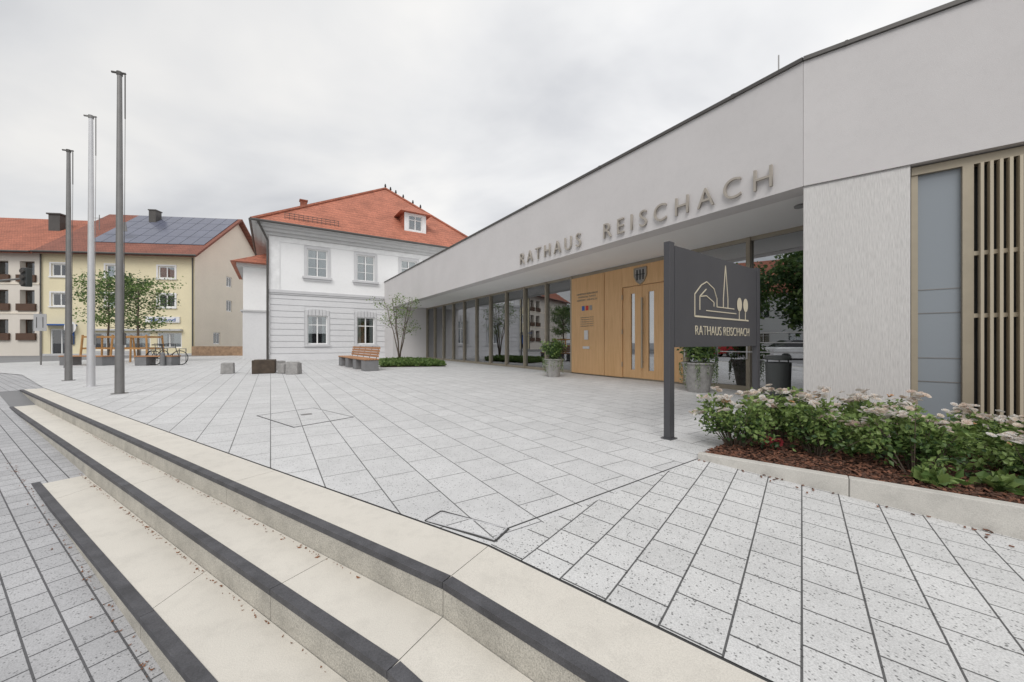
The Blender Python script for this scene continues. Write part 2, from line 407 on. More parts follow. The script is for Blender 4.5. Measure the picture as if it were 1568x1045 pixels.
for a in (-.1,0,.1): d.bar((c0[0]+a,c0[1]-.01,2.80),(c0[0]+a,c0[1]-.01,3.08),.03,.015,2)
d.bar((c0[0]-.15,c0[1]-.01,2.95),(c0[0]+.15,c0[1]-.01,2.95),.03,.015,2)
d.build('coat_of_arms',[m_gran,m_frame,m_dkroom],rh)
for i,(z,wd) in enumerate(((2.62,.95),(2.52,.8),(2.42,.9))):
    text('panel_text',('GEMEINDE REISCHACH','VERWALTUNG','ARBERG  ERLBACH')[i],rh,(X0-.75-wd/2,YG-.066,z),wd,.055,m_frame,.004)
d=MB()
for k,mi in enumerate((0,1,2)):
    xx=X0-.97+k*.17; d.box(xx,xx+.12,YG-.07,YG-.062,2.1,2.25,mi)
d.build('small_crests',[m_blue,m_red,m_gran],rh)
for i in range(5): text('panel_lines','Oeffnungszeiten Mo-Fr',rh,(X0-1.05,YG-.066,1.86-i*.07),.6,.03,m_frame,.003)
d=MB(); d.box(X0-.85,X0-.68,YG-.085,YG-.062,1.15,1.45); d.box(X0-.92,X0-.62,YG-.08,YG-.062,.85,.93); d.build('intercom',m_gal2,rh)
text('lettering_rathaus','RATHAUS',rh,(-7.28,-.04,3.44),2.66,.345,m_letter,.02,space=1.55,off=-.008)
text('lettering_reischach','REISCHACH',rh,(-3.86,-.04,3.44),3.44,.345,m_letter,.02,space=1.55,off=-.008)
d=MB(); d.lathe([(0,-.03),(.09,-.03),(.09,.0)],( -.35,.9,ZS+.008),16); d.build('soffit_downlight',m_gal,rh)
d=MB(); d.tube([(-.55,.6,4.9),(-.55,.6,5.82)],.01,6); d.tube([(-9,.6,4.9),(-9,.6,5.5)],.01,6); d.build('lightning_rod',m_gal,rh)
# wing two
w2=empty('south_wing',(0,0,0),math.atan2(-.613,.79)-rA,rh)
g=MB(); g.box(.002,9,0,.4,ZS,ZT); g.build('fascia_wall',m_render,w2)
g=MB(); g.box(.0,9,-.035,.45,ZT+.001,ZT+.056)
for x in (.45,3.45,6.45): g.box(x,x+.03,-.04,.455,ZT-.004,ZT+.06)
g.build('parapet_cap',m_cap,w2)
g=MB(); g.box(0,1.08,.025,.32,-.6,ZS-.02); g.build('combed_pier',m_board,w2,bevel=.01)
g=MB(); g.box(0,1.08,.045,.3,ZS-.021,ZS-.001); g.box(1.08,9,.3,3,ZS-.1,ZS-.01); g.box(.6,9,.4,9,4.8,4.95); g.build('shadow_gap',m_soffit,w2)
g=MB(); g.box(1.10,1.16,.12,.2,-.3,ZS-.12); g.box(1.53,1.62,.10,.2,-.3,ZS-.12); g.box(1.10,9,.10,.22,ZS-.12,ZS-.02)
g.build('window_frame',m_bronze,w2)
g=MB(); g.box(1.16,1.53,.16,.175,-.3,ZS-.12); g.build('satin_glass',m_frost,w2)
g=MB()
for z in (.55,.85,1.42,1.72): g.box(1.16,1.53,.155,.1615,z,z+.012)
g.build('glass_line',m_gal,w2)
g=MB()
for i in range(80):
    x=1.66+i*.072; g.box(x,x+.026,.05,.15,-.3,ZS-.13)
for z in (1.35,2.1): g.box(1.62,7.4,.10,.16,z,z+.05)
g.build('timber_slats',m_slat,w2)
g=MB(); g.box(1.62,9,.3,.32,-.3,ZS); g.build('slat_backing',m_dkroom,w2)
# ------------------------------------------------------------------ generic wall with openings
def wall(parent,name,x0,x1,z0,z1,ops,mat_,y=0,depth=.22,room=True,frame=m_whiteframe,fw=.07,mull=(1,1),curtain=True,gm=None,cwf=.3):
    xs_=sorted({x0,x1,*[o[0] for o in ops],*[o[1] for o in ops]}); zs_=sorted({z0,z1,*[o[2] for o in ops],*[o[3] for o in ops]})
    g=MB()
    for a,b in zip(xs_,xs_[1:]):
        for c,d_ in zip(zs_,zs_[1:]):
            cx=(a+b)/2; cz=(c+d_)/2
            if any(o[0]<cx<o[1] and o[2]<cz<o[3] for o in ops): continue
            g.poly([(a,y,c),(b,y,c),(b,y,d_),(a,y,d_)])
    for a,b,c,d_ in ops:
        yy=y+depth
        g.poly([(a,y,c),(a,y,d_),(a,yy,d_),(a,yy,c)]); g.poly([(b,y,c),(b,yy,c),(b,yy,d_),(b,y,d_)])
        g.poly([(a,y,d_),(b,y,d_),(b,yy,d_),(a,yy,d_)]); g.poly([(a,y,c),(a,yy,c),(b,yy,c),(b,y,c)])
    g.build(name,mat_,parent)
    f=MB(); q=MB(); r=MB(); cu=MB()
    for a,b,c,d_ in ops:
        yy=y+depth-.08
        f.box(a,a+fw,yy,yy+.06,c,d_); f.box(b-fw,b,yy,yy+.06,c,d_); f.box(a+fw,b-fw,yy,yy+.06,c,c+fw); f.box(a+fw,b-fw,yy,yy+.06,d_-fw,d_)
        for i in range(mull[0]):
            xx=a+(b-a)*(i+1)/(mull[0]+1); f.box(xx-.035,xx+.035,yy-.01,yy+.05,c+fw,d_-fw)
        if mull[1]: f.box(a+fw,b-fw,yy-.005,yy+.045,c+(d_-c)*.66,c+(d_-c)*.66+.05)
        if mull[1]>1: f.box(a+fw,b-fw,yy+.002,yy+.04,c+(d_-c)*.33,c+(d_-c)*.33+.03)
        q.box(a+.02,b-.02,yy+.025,yy+.035,c+.02,d_-.02)
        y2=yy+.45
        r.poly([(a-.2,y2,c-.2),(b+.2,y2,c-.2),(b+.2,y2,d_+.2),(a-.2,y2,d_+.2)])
        if curtain:
            cw=(b-a)*cwf
            for xa_,xb_ in ((a+fw,a+fw+cw),(b-fw-cw,b-fw)):
                cu.poly([(xa_,yy+.06,c),(xb_,yy+.09,c),(xb_,yy+.09,d_),(xa_,yy+.06,d_)])
    if ops:
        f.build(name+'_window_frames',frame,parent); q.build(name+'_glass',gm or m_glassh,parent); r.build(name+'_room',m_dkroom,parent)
        if curtain: cu.build(name+'_curtains',m_curt,parent)
# ------------------------------------------------------------------ OLD WHITE BUILDING
Q=Vector((-8.67,25.3))
ow=empty('white_stucco_house',(Q.x,Q.y,0),math.atan2(.543,.84))
XL,XR=-6.5,7.6
cx=[-4.02,-1.18,1.7,4.7]; hw=.56
low=[(c-hw,c+hw,.95,2.72) for c in cx]; up=[(c-hw,c+hw,5.1,6.8) for c in cx]
wall(ow,'lower_storey',XL,XR,-.1,4.0,low,m_oldg,mull=(1,1),depth=.16,cwf=.2)
wall(ow,'upper_storey',XL,XR,4.0,7.6,up,m_oldw,mull=(1,2),depth=.14,cwf=.36)
g=MB(); g.box(XL,XR,.7,15.5,-.1,7.6); g.poly([(XL,0,-.1),(XL,.7,-.1),(XL,.7,7.6),(XL,0,7.6)]); g.poly([(XR,0,-.1),(XR,.7,-.1),(XR,.7,7.6),(XR,0,7.6)]); g.build('side_walls',m_oldw,ow)
g=MB()
ch=.36; z=.42
while z<3.9:
    za,zb=z,min(z+ch-.04,3.88)
    segs=[(XL-.035,XR)]
    for a,b,c,d_ in low:
        if zb>c-.12 and za<d_+.32:
            ns=[]
            for (p,q_) in segs:
                if a-.14>p and b+.14<q_: ns+=[(p,a-.14),(b+.14,q_)]
                else: ns.append((p,q_))
            segs=ns
    for p,q_ in segs: g.box(p,q_,-.04,.0-.001,za,zb)
    z+=ch
g.box(XL-.05,XR,-.07,-.001,-.1,.38)
g.build('rustication_courses',m_oldg,ow)
g=MB()
for a,b,c,d_ in low:
    g.box(a-.12,a-.001,-.07,-.001,c,d_+.0); g.box(b+.001,b+.12,-.07,-.001,c,d_); g.box(a-.18,b+.18,-.13,-.001,c-.14,c-.002)
    n=7
    for i in range(n):
        xa=a-.12+(b-a+.24)*i/n; xb=a-.12+(b-a+.24)*(i+1)/n-.02; cc=(i+.5)/n*2-1; hgt=.30+.10*(1-cc*cc)
        g.box(xa,xb,-.06-(.04 if i==3 else 0),-.001,d_+.002,d_+hgt)
for a,b,c,d_ in up:
    g.box(a-.16,a-.001,-.06,-.001,c,d_+.16); g.box(b+.001,b+.16,-.06,-.001,c,d_+.16); g.box(a,b,-.06,-.001,d_+.001,d_+.16); g.box(a-.26,b+.26,-.16,-.001,c-.13,c-.002); g.box(a-.2,b+.2,-.09,-.001,c-.26,c-.132)
g.build('window_surrounds',m_trim,ow)
g=MB(); g.box(XL-.08,XR,-.12,-.001,4.0,4.16); g.box(XL-.05,XR,-.08,-.001,3.9,3.999); g.box(XL-.12,XL-.001,0,12,4.0,4.16); g.build('string_course',m_trim,ow)
g=MB(); g.box(XL-.03,XL+.5,-.05,-.001,4.17,7.0); g.box(XL-.03,XR,-.05,-.001,7.0,7.3); g.build('pilaster_strips',m_wpaint,ow)
g=MB(); g.box(XL-.2,XR+.2,-.2,16,7.32,7.5); g.box(XL-.4,XR+.4,-.38,16.2,7.5,7.68); g.box(XL-.65,XR+.6,-.55,16.4,7.68,7.86); g.box(XL-.02,XR,-.04,15.9,7.301,7.32); g.build('cornice',m_cornice,ow)
ex0,ex1,ey0,ey1,ez=XL-.85,XR+.8,-.75,16.6,7.90
g=MB(); rA_=(1.6,6,13.9); rB_=(1.6,10,13.9)
c1=(ex0,ey0,ez);c2=(ex1,ey0,ez);c3=(ex1,ey1,ez);c4=(ex0,ey1,ez)
g.poly([c1,c2,rA_]); g.poly([c2,c3,rB_,rA_]); g.poly([c3,c4,rB_]); g.poly([c4,c1,rA_,rB_]); g.build('tiled_roof',m_tile,ow)
g=MB(); g.box(ex0,ex1,ey0,ey1,ez-.06,ez-.003)
g.build('eave_board',m_cornice,ow)
g=MB(); g.tube([(ex0,ey0-.06,ez-.0),(ex1,ey0-.06,ez-.0)],.075,8); g.tube([(ex0-.06,ey0,ez),(ex0-.06,ey1,ez)],.075,8)
g.tube([(ex0+.3,ey0,ez-.05),(XL-.1,-.16,7.0),(XL-.1,-.16,.0)],.06,8)
g.build('gutter_downpipe',m_cap,ow)
g=MB()
for a,b in ((c1,rA_),(c2,rA_),(rA_,rB_)):
    g.tube([Vector(a)+Vector((0,0,.03)),Vector(b)+Vector((0,0,.03))],.11,6)
g.build('hip_tiles',m_tile2,ow)
g=MB(); sl=(13.9-ez)/6.75
for k in (0,.16,.3): g.tube([(ex0+1.6,ey0+.5,ez+.5*sl+.1+k*.8),(ex0+4.5,ey0+.5,ez+.5*sl+.1+k*.8)],.015,5)
for i in range(13):
    x=ex0+1.6+i*2.9/12; g.tube([(x,ey0+.5,ez+.5*sl-.02),(x,ey0+.5,ez+.5*sl+.38)],.012,5)
g.build('snow_guard',m_cap,ow)
dm=empty('dormer',(2.35,.55,0),0,ow)
wall(dm,'face',-.8,.8,8.85,10.4,[(-.5,.5,9.15,10.25)],m_wpaint,mull=(1,1),curtain=False,depth=.15)
g=MB(); g.poly([(-.8,0,8.85),(-.8,0,10.4),(-.8,2.5,10.4),(-.8,2.5,8.85)]); g.poly([(.8,0,8.85),(.8,2.5,8.85),(.8,2.5,10.4),(.8,0,10.4)]); g.build('cheeks',m_tile,dm)
g=MB(); a=(-1.15,-.35,10.36);b=(1.15,-.35,10.36);c=(1.15,3,10.36);dd=(-1.15,3,10.36);r1=(0,.9,11.25);r2=(0,3.2,11.25)
g.poly([a,b,r1]); g.poly([b,c,r2,r1]); g.poly([dd,a,r1,r2]); g.poly([a,b,c,dd]); g.build('dormer_roof',m_tile,dm)
g=MB(); 
for t in (0,.05,.1,.17,.26,.33):
    p=Vector(rA_).lerp(Vector(c2),t)+Vector((0,0,.2))
    g.lathe([(0,-.12),(.07,-.04),(.08,.05),(.05,.13),(.055,.18),(0,.23)],p,8); g.bar(p+Vector((0,.05,-.02)),p+Vector((.12,.12,-.1)),.05,.02)
g.build('ridge_finials',m_tyre,ow)
g=MB(); g.box(-4.75,-4.35,3.2,3.6,9.8,10.75); g.box(-4.8,-4.3,3.15,3.65,10.75,10.82); g.build('roof_vent',m_tile2,ow)
an=empty('annex',(0,4,0),0,ow)
g=MB(); g.box(-7.96,XL-.003,0,7,3.2,6.0); g.build('annex_wall_upper',m_oldw,an)
g=MB(); g.box(-7.98,XL-.003,-.03,7,-.1,3.1); g.build('annex_wall_lower',m_oldg,an)
g=MB(); g.box(-8.1,XL-.003,-.12,7.1,3.101,3.199); g.box(-8.3,XL-.003,-.3,7.2,6.0,6.2); g.build('annex_bands',m_cornice,an)
g=MB(); g.poly([(-8.6,-.6,6.22),(XL-.003,-.6,6.22),(XL-.003,.6,7.2)]); g.poly([(-8.6,-.6,6.22),(XL-.003,.6,7.2),(XL-.003,6.6,7.2),(-8.6,7.6,6.22)]); g.poly([(-8.6,-.6,6.2),(XL-.003,-.6,6.2),(XL-.003,7.6,6.2),(-8.6,7.6,6.2)]); g.build('annex_roof',m_tile,an)
# ------------------------------------------------------------------ YELLOW HOUSE
ya=math.atan2(1.5,11.9)
yh=empty('yellow_house',(-39.1,30.5,0),ya)
ops=[(c-.65,c+.65,za,zb) for c in (1.95,5.9,9.84) for za,zb in ((6.5,7.55),(4.05,5.15))]
shop=[(4.3,6.3,.4,1.9),(6.6,8.6,.4,1.9),(9.1,11.0,.6,1.9),(1.2,2.8,.05,2.2)]
wall(yh,'front_wall',.5,12,-.1,8.6,ops+shop,m_yellow,mull=(1,0),depth=.14,fw=.1)
ge=empty('gable_end',(12,0,0),math.pi/2,yh)
wall(ge,'gable_wall',0,12,-.1,8.6,[(4.3,5.2,4.1,5.2),(4.3,5.2,6.5,7.5),(2.4,3.4,.9,2.0),(8,9,4.1,5.2)],m_cream2,mull=(1,0),depth=.16,fw=.1)
g=MB(); g.poly([(0,0,8.6),(12,0,8.6),(6,0,13.35)]); g.build('gable_top',m_cream2,ge)
g=MB()
for a,b,c,d_ in ops: g.box(a-.12,a-.001,-.04,-.001,c-.12,d_+.12); g.box(b+.001,b+.12,-.04,-.001,c-.12,d_+.12); g.box(a,b,-.04,-.001,d_+.001,d_+.12); g.box(a-.15,b+.15,-.1,-.041,c-.1,c-.001)
g.build('window_bands',m_wpaint,yh)
g=MB()
def gable_roof(g,x0,x1,y0,y1,ze,zr,th=.2):
    ym=(y0+y1)/2
    for a,b in ((y0,ym),(y1,ym)):
        P4=[(x0,a,ze),(x1,a,ze),(x1,b,zr),(x0,b,zr)]
        g.hexa([(x,y,z-th) for x,y,z in P4],P4)
gable_roof(g,.5,12.5,-.6,12.6,8.45,13.6); g.build('roof',m_tile3,yh)
sl=(13.6-8.45)/6.6
g=MB()
for i in range(9):
    for j in range(4):
        x0=3.2+i*1.0; y0=.9+j*1.25+.0; 
        za=8.45+(y0+.6)*sl+.07; zb=8.45+(y0+1.2+.6)*sl+.07
        g.hexa([(x0,y0,za-.04),(x0+.96,y0,za-.04),(x0+.96,y0+1.2,zb-.04),(x0,y0+1.2,zb-.04)],[(x0,y0,za),(x0+.96,y0,za),(x0+.96,y0+1.2,zb),(x0,y0+1.2,zb)])
g.build('solar_panels',m_panel,yh)
g=MB(); g.box(5.0,5.6,4.6,5.3,11.5,13.7); g.box(4.95,5.65,4.55,5.35,13.7,13.8); g.build('chimney',m_cap,yh)
g=MB(); g.tube([(5.5,1.2,9.9),(5.5,1.2,11.2)],.03,6); g.tube([(2.2,3,11),(2.2,3,12.6)],.03,6); g.tube([(1.8,3,12.3),(2.6,3,12.3)],.02,5)
g.hexa([(5.1,1.15,10.7),(5.9,1.15,10.7),(5.9,1.2,10.7),(5.1,1.2,10.7)],[(5.2,1.15,11.5),(5.8,1.15,11.5),(5.8,1.2,11.5),(5.2,1.2,11.5)]); g.build('roof_fittings',m_gal,yh)
g=MB(); g.tube([(.5,-.68,8.4),(12.5,-.68,8.4)],.08,8); g.tube([(11.9,-.1,8.3),(11.9,-.1,0)],.05,8); g.tube([(.62,-.1,8.3),(.62,-.1,0)],.05,8); g.build('gutters',m_cap,yh)
g=MB(); g.box(8.3,10.9,-.12,-.02,2.75,3.25); g.build('shop_sign',m_wpaint,yh)
text('shop_sign_text','Verband',yh,(8.6,-.135,2.86),2.0,.28,m_blue,.01)
g=MB(); g.box(1.0,3.2,-.8,-.05,2.45,2.55); g.box(2.5,3.0,-.12,-.05,.9,2.2); g.build('blue_awning',m_blue,yh)
g=MB(); g.box(4.2,8.7,-.06,-.001,.15,.38); g.box(.5,12,-.05,-.001,-.1,.14); g.box(4.2,11.1,-.3,-.02,2.05,2.2); g.build('shop_plinth',m_cornice,yh)
ap=empty('apartment_house',(-39.1,30.5,0),ya)
lo=[]
for zz in (1.6,4.0,6.35):
    lo+=[(-2.9,-1.75,zz,zz+1.35),(-.95,.1,zz,zz+1.35),(-6.5,-5.3,zz,zz+1.35)]
wall(ap,'front_wall',-14,.5,-.1,8.5,lo,m_beige,mull=(0,0),depth=.5,frame=m_brown,curtain=False)
g=MB()
for zz in (1.6,4.0,6.35):
    for a,b in ((-3.05,-1.6),(-1.1,.25)): g.box(a,b,-.15,-.02,zz-.35,zz+.22)
g.build('balcony_parapets',m_brown,ap)
g=MB()
for zz in (3.55,5.95): g.box(-14,.45,-.05,-.001,zz-.15,zz)
g.build('floor_bands',m_cream2,ap)
g=MB(); gable_roof(g,-14.5,.48,-.6,12.6,8.4,12.9); g.build('roof',m_tile2,ap)
g=MB(); g.box(-2.2,-1.3,3.4,4.1,10.5,12.6); g.box(-2.3,-1.2,3.3,4.2,12.6,12.72); g.tube([(-14,-.68,8.35),(.4,-.68,8.35)],.08,6); g.build('chimney_gutter',m_cap,ap)
g=MB(); g.box(-14,.5,.7,11.9,-.1,8.3); g.build('rear_mass',m_beige,ap)
rw=MB(); rw.hexa([(-26.6,31,-.1),(-21,30,-.1),(-21,30.4,-.1),(-26.6,31.4,-.1)],[(-26.6,31,.75),(-21,30,.75),(-21,30.4,.75),(-26.6,31.4,.75)]); rw.build('rubble_wall',m_wallst)
# ------------------------------------------------------------------ foliage
def leaf(g,p,s,mi,rnd,up=.3):
    d=Vector((rnd.gauss(0,1),rnd.gauss(0,1),rnd.gauss(0,.7)+up)).normalized()
    n=Vector((rnd.gauss(0,1),rnd.gauss(0,1),rnd.gauss(0,1)+.8)).normalized()
    a=d.cross(n); 
    if a.length<.05: return
    a.normalize(); k=s*.32; nn=a.cross(d)*s*.1
    p=Vector(p)
    i=len(g.v); g.v+=[tuple(p),tuple(p+d*s*.5+a*k+nn),tuple(p+d*s),tuple(p+d*s*.5-a*k+nn)]
    g.f+=[(i,i+1,i+2),(i,i+2,i+3)]; g.m+=[mi,mi]
def tree(name,base,h,cr,cz0,nclump,nleaf,ls,seed,stems=1,tr=.05,clr=.3,spread=.0,light=False):
    rnd=random.Random(seed); e=empty(name,base); t=MB(); g=MB()
    tips=[]
    for s_ in range(stems):
        an=2*math.pi*s_/stems+rnd.random(); lean=spread*(.6+.5*rnd.random())
        pts=[];rr=[]
        for k in range(7):
            f=k/6; pts.append(Vector((math.cos(an)*lean*f**1.3+rnd.gauss(0,.02)*(k>0),math.sin(an)*lean*f**1.3+rnd.gauss(0,.02)*(k>0),h*.93*f))); rr.append(tr*(1-.8*f)+.004)
        t.tube(pts,rr,8)
        nbr=max(5,nclump//stems)
        for b in range(nbr):
            f=cz0/h+(1-cz0/h)*(.02+.95*(b+rnd.random()*.6)/nbr)
            f=min(f,.97); i=min(5,int(f*6)); st_=pts[i].lerp(pts[i+1],f*6-i)
            az=b*2.4+rnd.random()*.8; rel=(f-cz0/h)/(1-cz0/h)
            L=cr*(.45+.75*math.sin(math.pi*min(1,max(.08,rel*.85+.15))))*(.7+.5*rnd.random())
            en=st_+Vector((math.cos(az)*L,math.sin(az)*L,L*(.35+.5*rnd.random())))
            mid=st_.lerp(en,.5)+Vector((0,0,-.05*L))
            t.tube([st_,mid,en],[tr*.35*(1-f*.6)+.004,tr*.2*(1-f*.5)+.003,.003],5)
            tips+= [en,mid.lerp(en,.5),mid]
    for tp in tips:
        c=clr*(.6+.8*rnd.random()); sh=rnd.random()
        for k in range(nleaf):
            p=tp+Vector((rnd.gauss(0,c*.5),rnd.gauss(0,c*.5),rnd.gauss(0,c*.4)))
            mi=0 if rnd.random()<.5 else (1 if sh>.45 else 2)
            leaf(g,p,ls*(.7+.6*rnd.random()),mi,rnd)
    t.build('trunk_and_limbs',m_bark,e,smooth=True); g.build('foliage',[m_lf2,m_lfy,m_lf1] if light else [m_lf1,m_lf2,m_lf3],e)
    return e
tree('young_tree',(-21.8,20.2,0),4.7,1.05,1.9,24,38,.12,1,tr=.06,clr=.40)
tree('young_tree',(-19.6,19.6,0),4.6,1.1,1.7,26,38,.12,2,tr=.06,clr=.40)
tree('serviceberry_tree',(-5.9,19.6,0),3.6,.75,1.4,34,13,.085,3,stems=5,tr=.03,clr=.3,spread=.75,light=True)
for (bx,by) in ((-21.8,20.2),(-19.6,19.6)):
    e=empty('tree_stake_frame',(bx,by,0),.3); g=MB(); s=.75
    for a,b in ((-s,-s),(s,-s),(s,s),(-s,s)): g.tube([(a,b,0),(a*.9,b*.9,1.45)],.045,8)
    q=[(-s,-s),(s,-s),(s,s),(-s,s),(-s,-s)]
    for z in (.75,1.35):
        for a,b in zip(q,q[1:]): g.bar((a[0]*.93,a[1]*.93,z),(b[0]*.93,b[1]*.93,z),.03,.09)
    g.build('posts_and_rails',m_stake,e)
tree('street_tree',(-26,-2,-.3),9,3.2,2.4,44,60,.42,11,tr=.18,clr=1.2)
tree('street_tree',(-30,5,-.3),8,3.0,2.4,44,60,.42,12,tr=.18,clr=1.2)
tree('street_tree',(-24,-11,-.4),10,3.4,2.4,44,60,.42,13,tr=.18,clr=1.2)
def shrub(name,loc,rad,h,n,ls,mats,seed,z0=.0,parent=None,flat=False):
    rnd=random.Random(seed); g=MB()
    cl=[]
    for k in range(14):
        a=rnd.random()*6.28; r=rad*math.sqrt(rnd.random())*.75; cl.append(Vector((math.cos(a)*r,math.sin(a)*r,z0+h*(.35+.55*rnd.random())*(1-.35*(r/rad)**2))))
    for k in range(n):
        c=rnd.choice(cl); p=c+Vector((rnd.gauss(0,rad*.22),rnd.gauss(0,rad*.22),rnd.gauss(0,h*.16)))
        if p.z<z0+.01: p.z=z0+.01+rnd.random()*.05
        leaf(g,p,ls*(.6+.8*rnd.random()),rnd.randrange(len(mats)),rnd,.5)
    return g.build(name,mats,parent,loc=loc)
e=empty('planting_bed',(0,0,0))
g=MB(); g.poly([(-6.9,19.5,.006),(-5.6,15.9,.006),(-2.9,16.4,.006),(-4.3,19.8,.006)]); g.build('soil',m_soil,e)
rnd=random.Random(5); g=MB()
for k in range(8000):
    a,b=rnd.random(),rnd.random(); p=Vector((-6.9,19.5,0)).lerp(Vector((-4.3,19.8,0)),a).lerp(Vector((-5.6,15.9,0)).lerp(Vector((-2.9,16.4,0)),a),b)
    p.z=.02+rnd.random()*.22*(1-.5*abs(a-.5)); leaf(g,p,.12,rnd.randrange(3),rnd,.8)
g.build('groundcover',[m_lf1,m_lf2,m_lf1],e)
# ------------------------------------------------------------------ rose bed
cb=empty('rose_bed')
g=MB()
cuts=[0,1.02,2.5,4,6]
for a,b in zip(cuts,cuts[1:]):
    p0=P+v*(a+.002); p1=P+v*(b-.002); n_=pv*.08
    q=[V3(p0,.05),V3(p1,.05),V3(p1+n_,.05),V3(p0+n_,.05)]
    g.hexa([(x,y,-.7) for x,y,z in q],q)
g.build('kerb_edging',m_curb,cb,bevel=.006)
g=MB(); p0=P+pv*.08
g.poly([V3(p0,.012),V3(P+pv*.08+v*6,.012),V3(C+v*6+pv*.4,.012),V3(C+pv*.4-v*.1,.012)])
g.build('mulch_base',m_soil,cb)
rnd=random.Random(9); g=MB()
for k in range(11000):
    a=rnd.random()**1.2*3.6; b=.09+rnd.random()**1.4*2.6
    if a< b*.23: continue
    p=P+v*a+pv*b; z=.018+rnd.random()*.03
    d=Vector((rnd.gauss(0,1),rnd.gauss(0,1),rnd.gauss(0,.35))).normalized(); L=.012+rnd.random()*.022
    g.bar(Vector(V3(p,z))-d*L/1.6,Vector(V3(p,z))+d*L/1.6,.008+rnd.random()*.012,.005,rnd.randrange(2))
for k in range(60):
    a=rnd.random()*3; p=P+v*a-pv*(.01+abs(rnd.gauss(0,.06))); z=rampz(a,.97)+.008
    d=Vector((rnd.gauss(0,1),rnd.gauss(0,1),0)).normalized(); L=.01
    g.bar(Vector(V3(p,z))-d*L,Vector(V3(p,z))+d*L,.01,.005,rnd.randrange(2))
g.build('bark_mulch',[m_chip1,m_chip2],cb)
def rose(loc,rad,h,seed,nfl):
    rnd=random.Random(seed); e=empty('rose_bush',loc,rnd.random()*6)
    g=MB(); st_=MB(); fl=MB(); tips=[]
    for k in range(30):
        a=rnd.random()*6.28; r=rad*math.sqrt(rnd.random())*(.9 if k<24 else 1.25); hh=h*(.5+.5*rnd.random())*(1-.3*(r/rad)**2)
        if k%7==0: hh*=1.22
        tip=Vector((math.cos(a)*r,math.sin(a)*r,hh)); tips.append(tip)
        st_.tube([(tip.x*.2,tip.y*.2,0),(tip.x*.65,tip.y*.65,hh*.6),tuple(tip)],[.006,.004,.002],5)
        for j in range(66):
            f=.3+.7*rnd.random()**.6; c=Vector((tip.x*(.25+.75*f),tip.y*(.25+.75*f),hh*f))
            sp=.045 if f<.85 else .03
            p=c+Vector((rnd.gauss(0,sp),rnd.gauss(0,sp),rnd.gauss(0,.03)))
            if p.z<.02: p.z=.02
            mi=(1 if f>.68 and rnd.random()<.8 else (0 if rnd.random()<.65 else 2))
            leaf(g,p,.028+.03*rnd.random(),mi,rnd,.1)
    order=sorted(tips,key=lambda t:-t.z)
    for k in range(nfl):
        # some clusters on the tallest shoots, some low on the outer rim
        tip=order[min(len(order)-1,int(abs(rnd.gauss(0,9))))] if k%4 else rnd.choice(tips)*1.08
        faded=rnd.random()<.13
        big_=rnd.random()<.35
        for q in range(rnd.randrange(7,13) if big_ else rnd.randrange(2,6)):
            sg_=.042 if big_ else .026
            c=tip+Vector((rnd.gauss(0,sg_),rnd.gauss(0,sg_),.03+rnd.random()*.04))
            ax=Vector((rnd.gauss(0,.5),rnd.gauss(0,.5),1)).normalized(); t1=ax.orthogonal().normalized(); t2=ax.cross(t1)
            mi=2 if faded else (0 if rnd.random()<.4 else 1); S_=1.35 if not faded else .8
            for ring,(rr,op,np_) in enumerate(((.020,.25,6),(.013,.7,5),(.008,1.3,4))):
                rr*=S_
                for j in range(np_):
                    th=6.28*j/np_+ring*.5+rnd.random()*.3
                    dr=(t1*math.cos(th)+t2*math.sin(th)); sd=(t2*math.cos(th)-t1*math.sin(th))
                    b_=c+dr*.002; tp=c+dr*rr+ax*rr*op; md=c+dr*rr*.7+ax*rr*op*.4
                    fl.poly([b_,md+sd*rr*.55,tp+sd*rr*.3,tp-sd*rr*.3,md-sd*rr*.55],mi if ring<2 else min(mi,0) if mi<2 else 2)
    g.build('leaves',[m_lf1,m_lf2,m_lf3],e); st_.build('stems',m_bark,e); fl.build('blossoms',[m_pet,m_pet2,m_petd],e)
sd=100
for b,aa in ((.62,(.25,.8,1.38,1.95,2.5,3.0)),(1.15,(.5,1.05,1.6,2.15,2.75,3.2)),(1.75,(.8,1.4,2.0,2.6,3.2))):
    for a in aa:
        sd+=1; r_=random.Random(sd)
        p=P+v*(a+r_.gauss(0,.06))+pv*(b+r_.gauss(0,.08)); rose((p.x,p.y,.015),.28+.06*r_.random(),.40+.17*r_.random(),sd,13)
p=P+v*.5+pv*.62; shrub('begonia_plant',(p.x,p.y,.015),.10,.12,110,.045,[m_redf,m_lf3],50)
for i,(a,b) in enumerate(((1.5,.3),(1.85,.42),(1.15,1.0))):
    p=P+v*a+pv*b; shrub('cranesbill_plant',(p.x,p.y,.015),.11,.10,90,.08,[m_lf2,m_lf1],60+i)
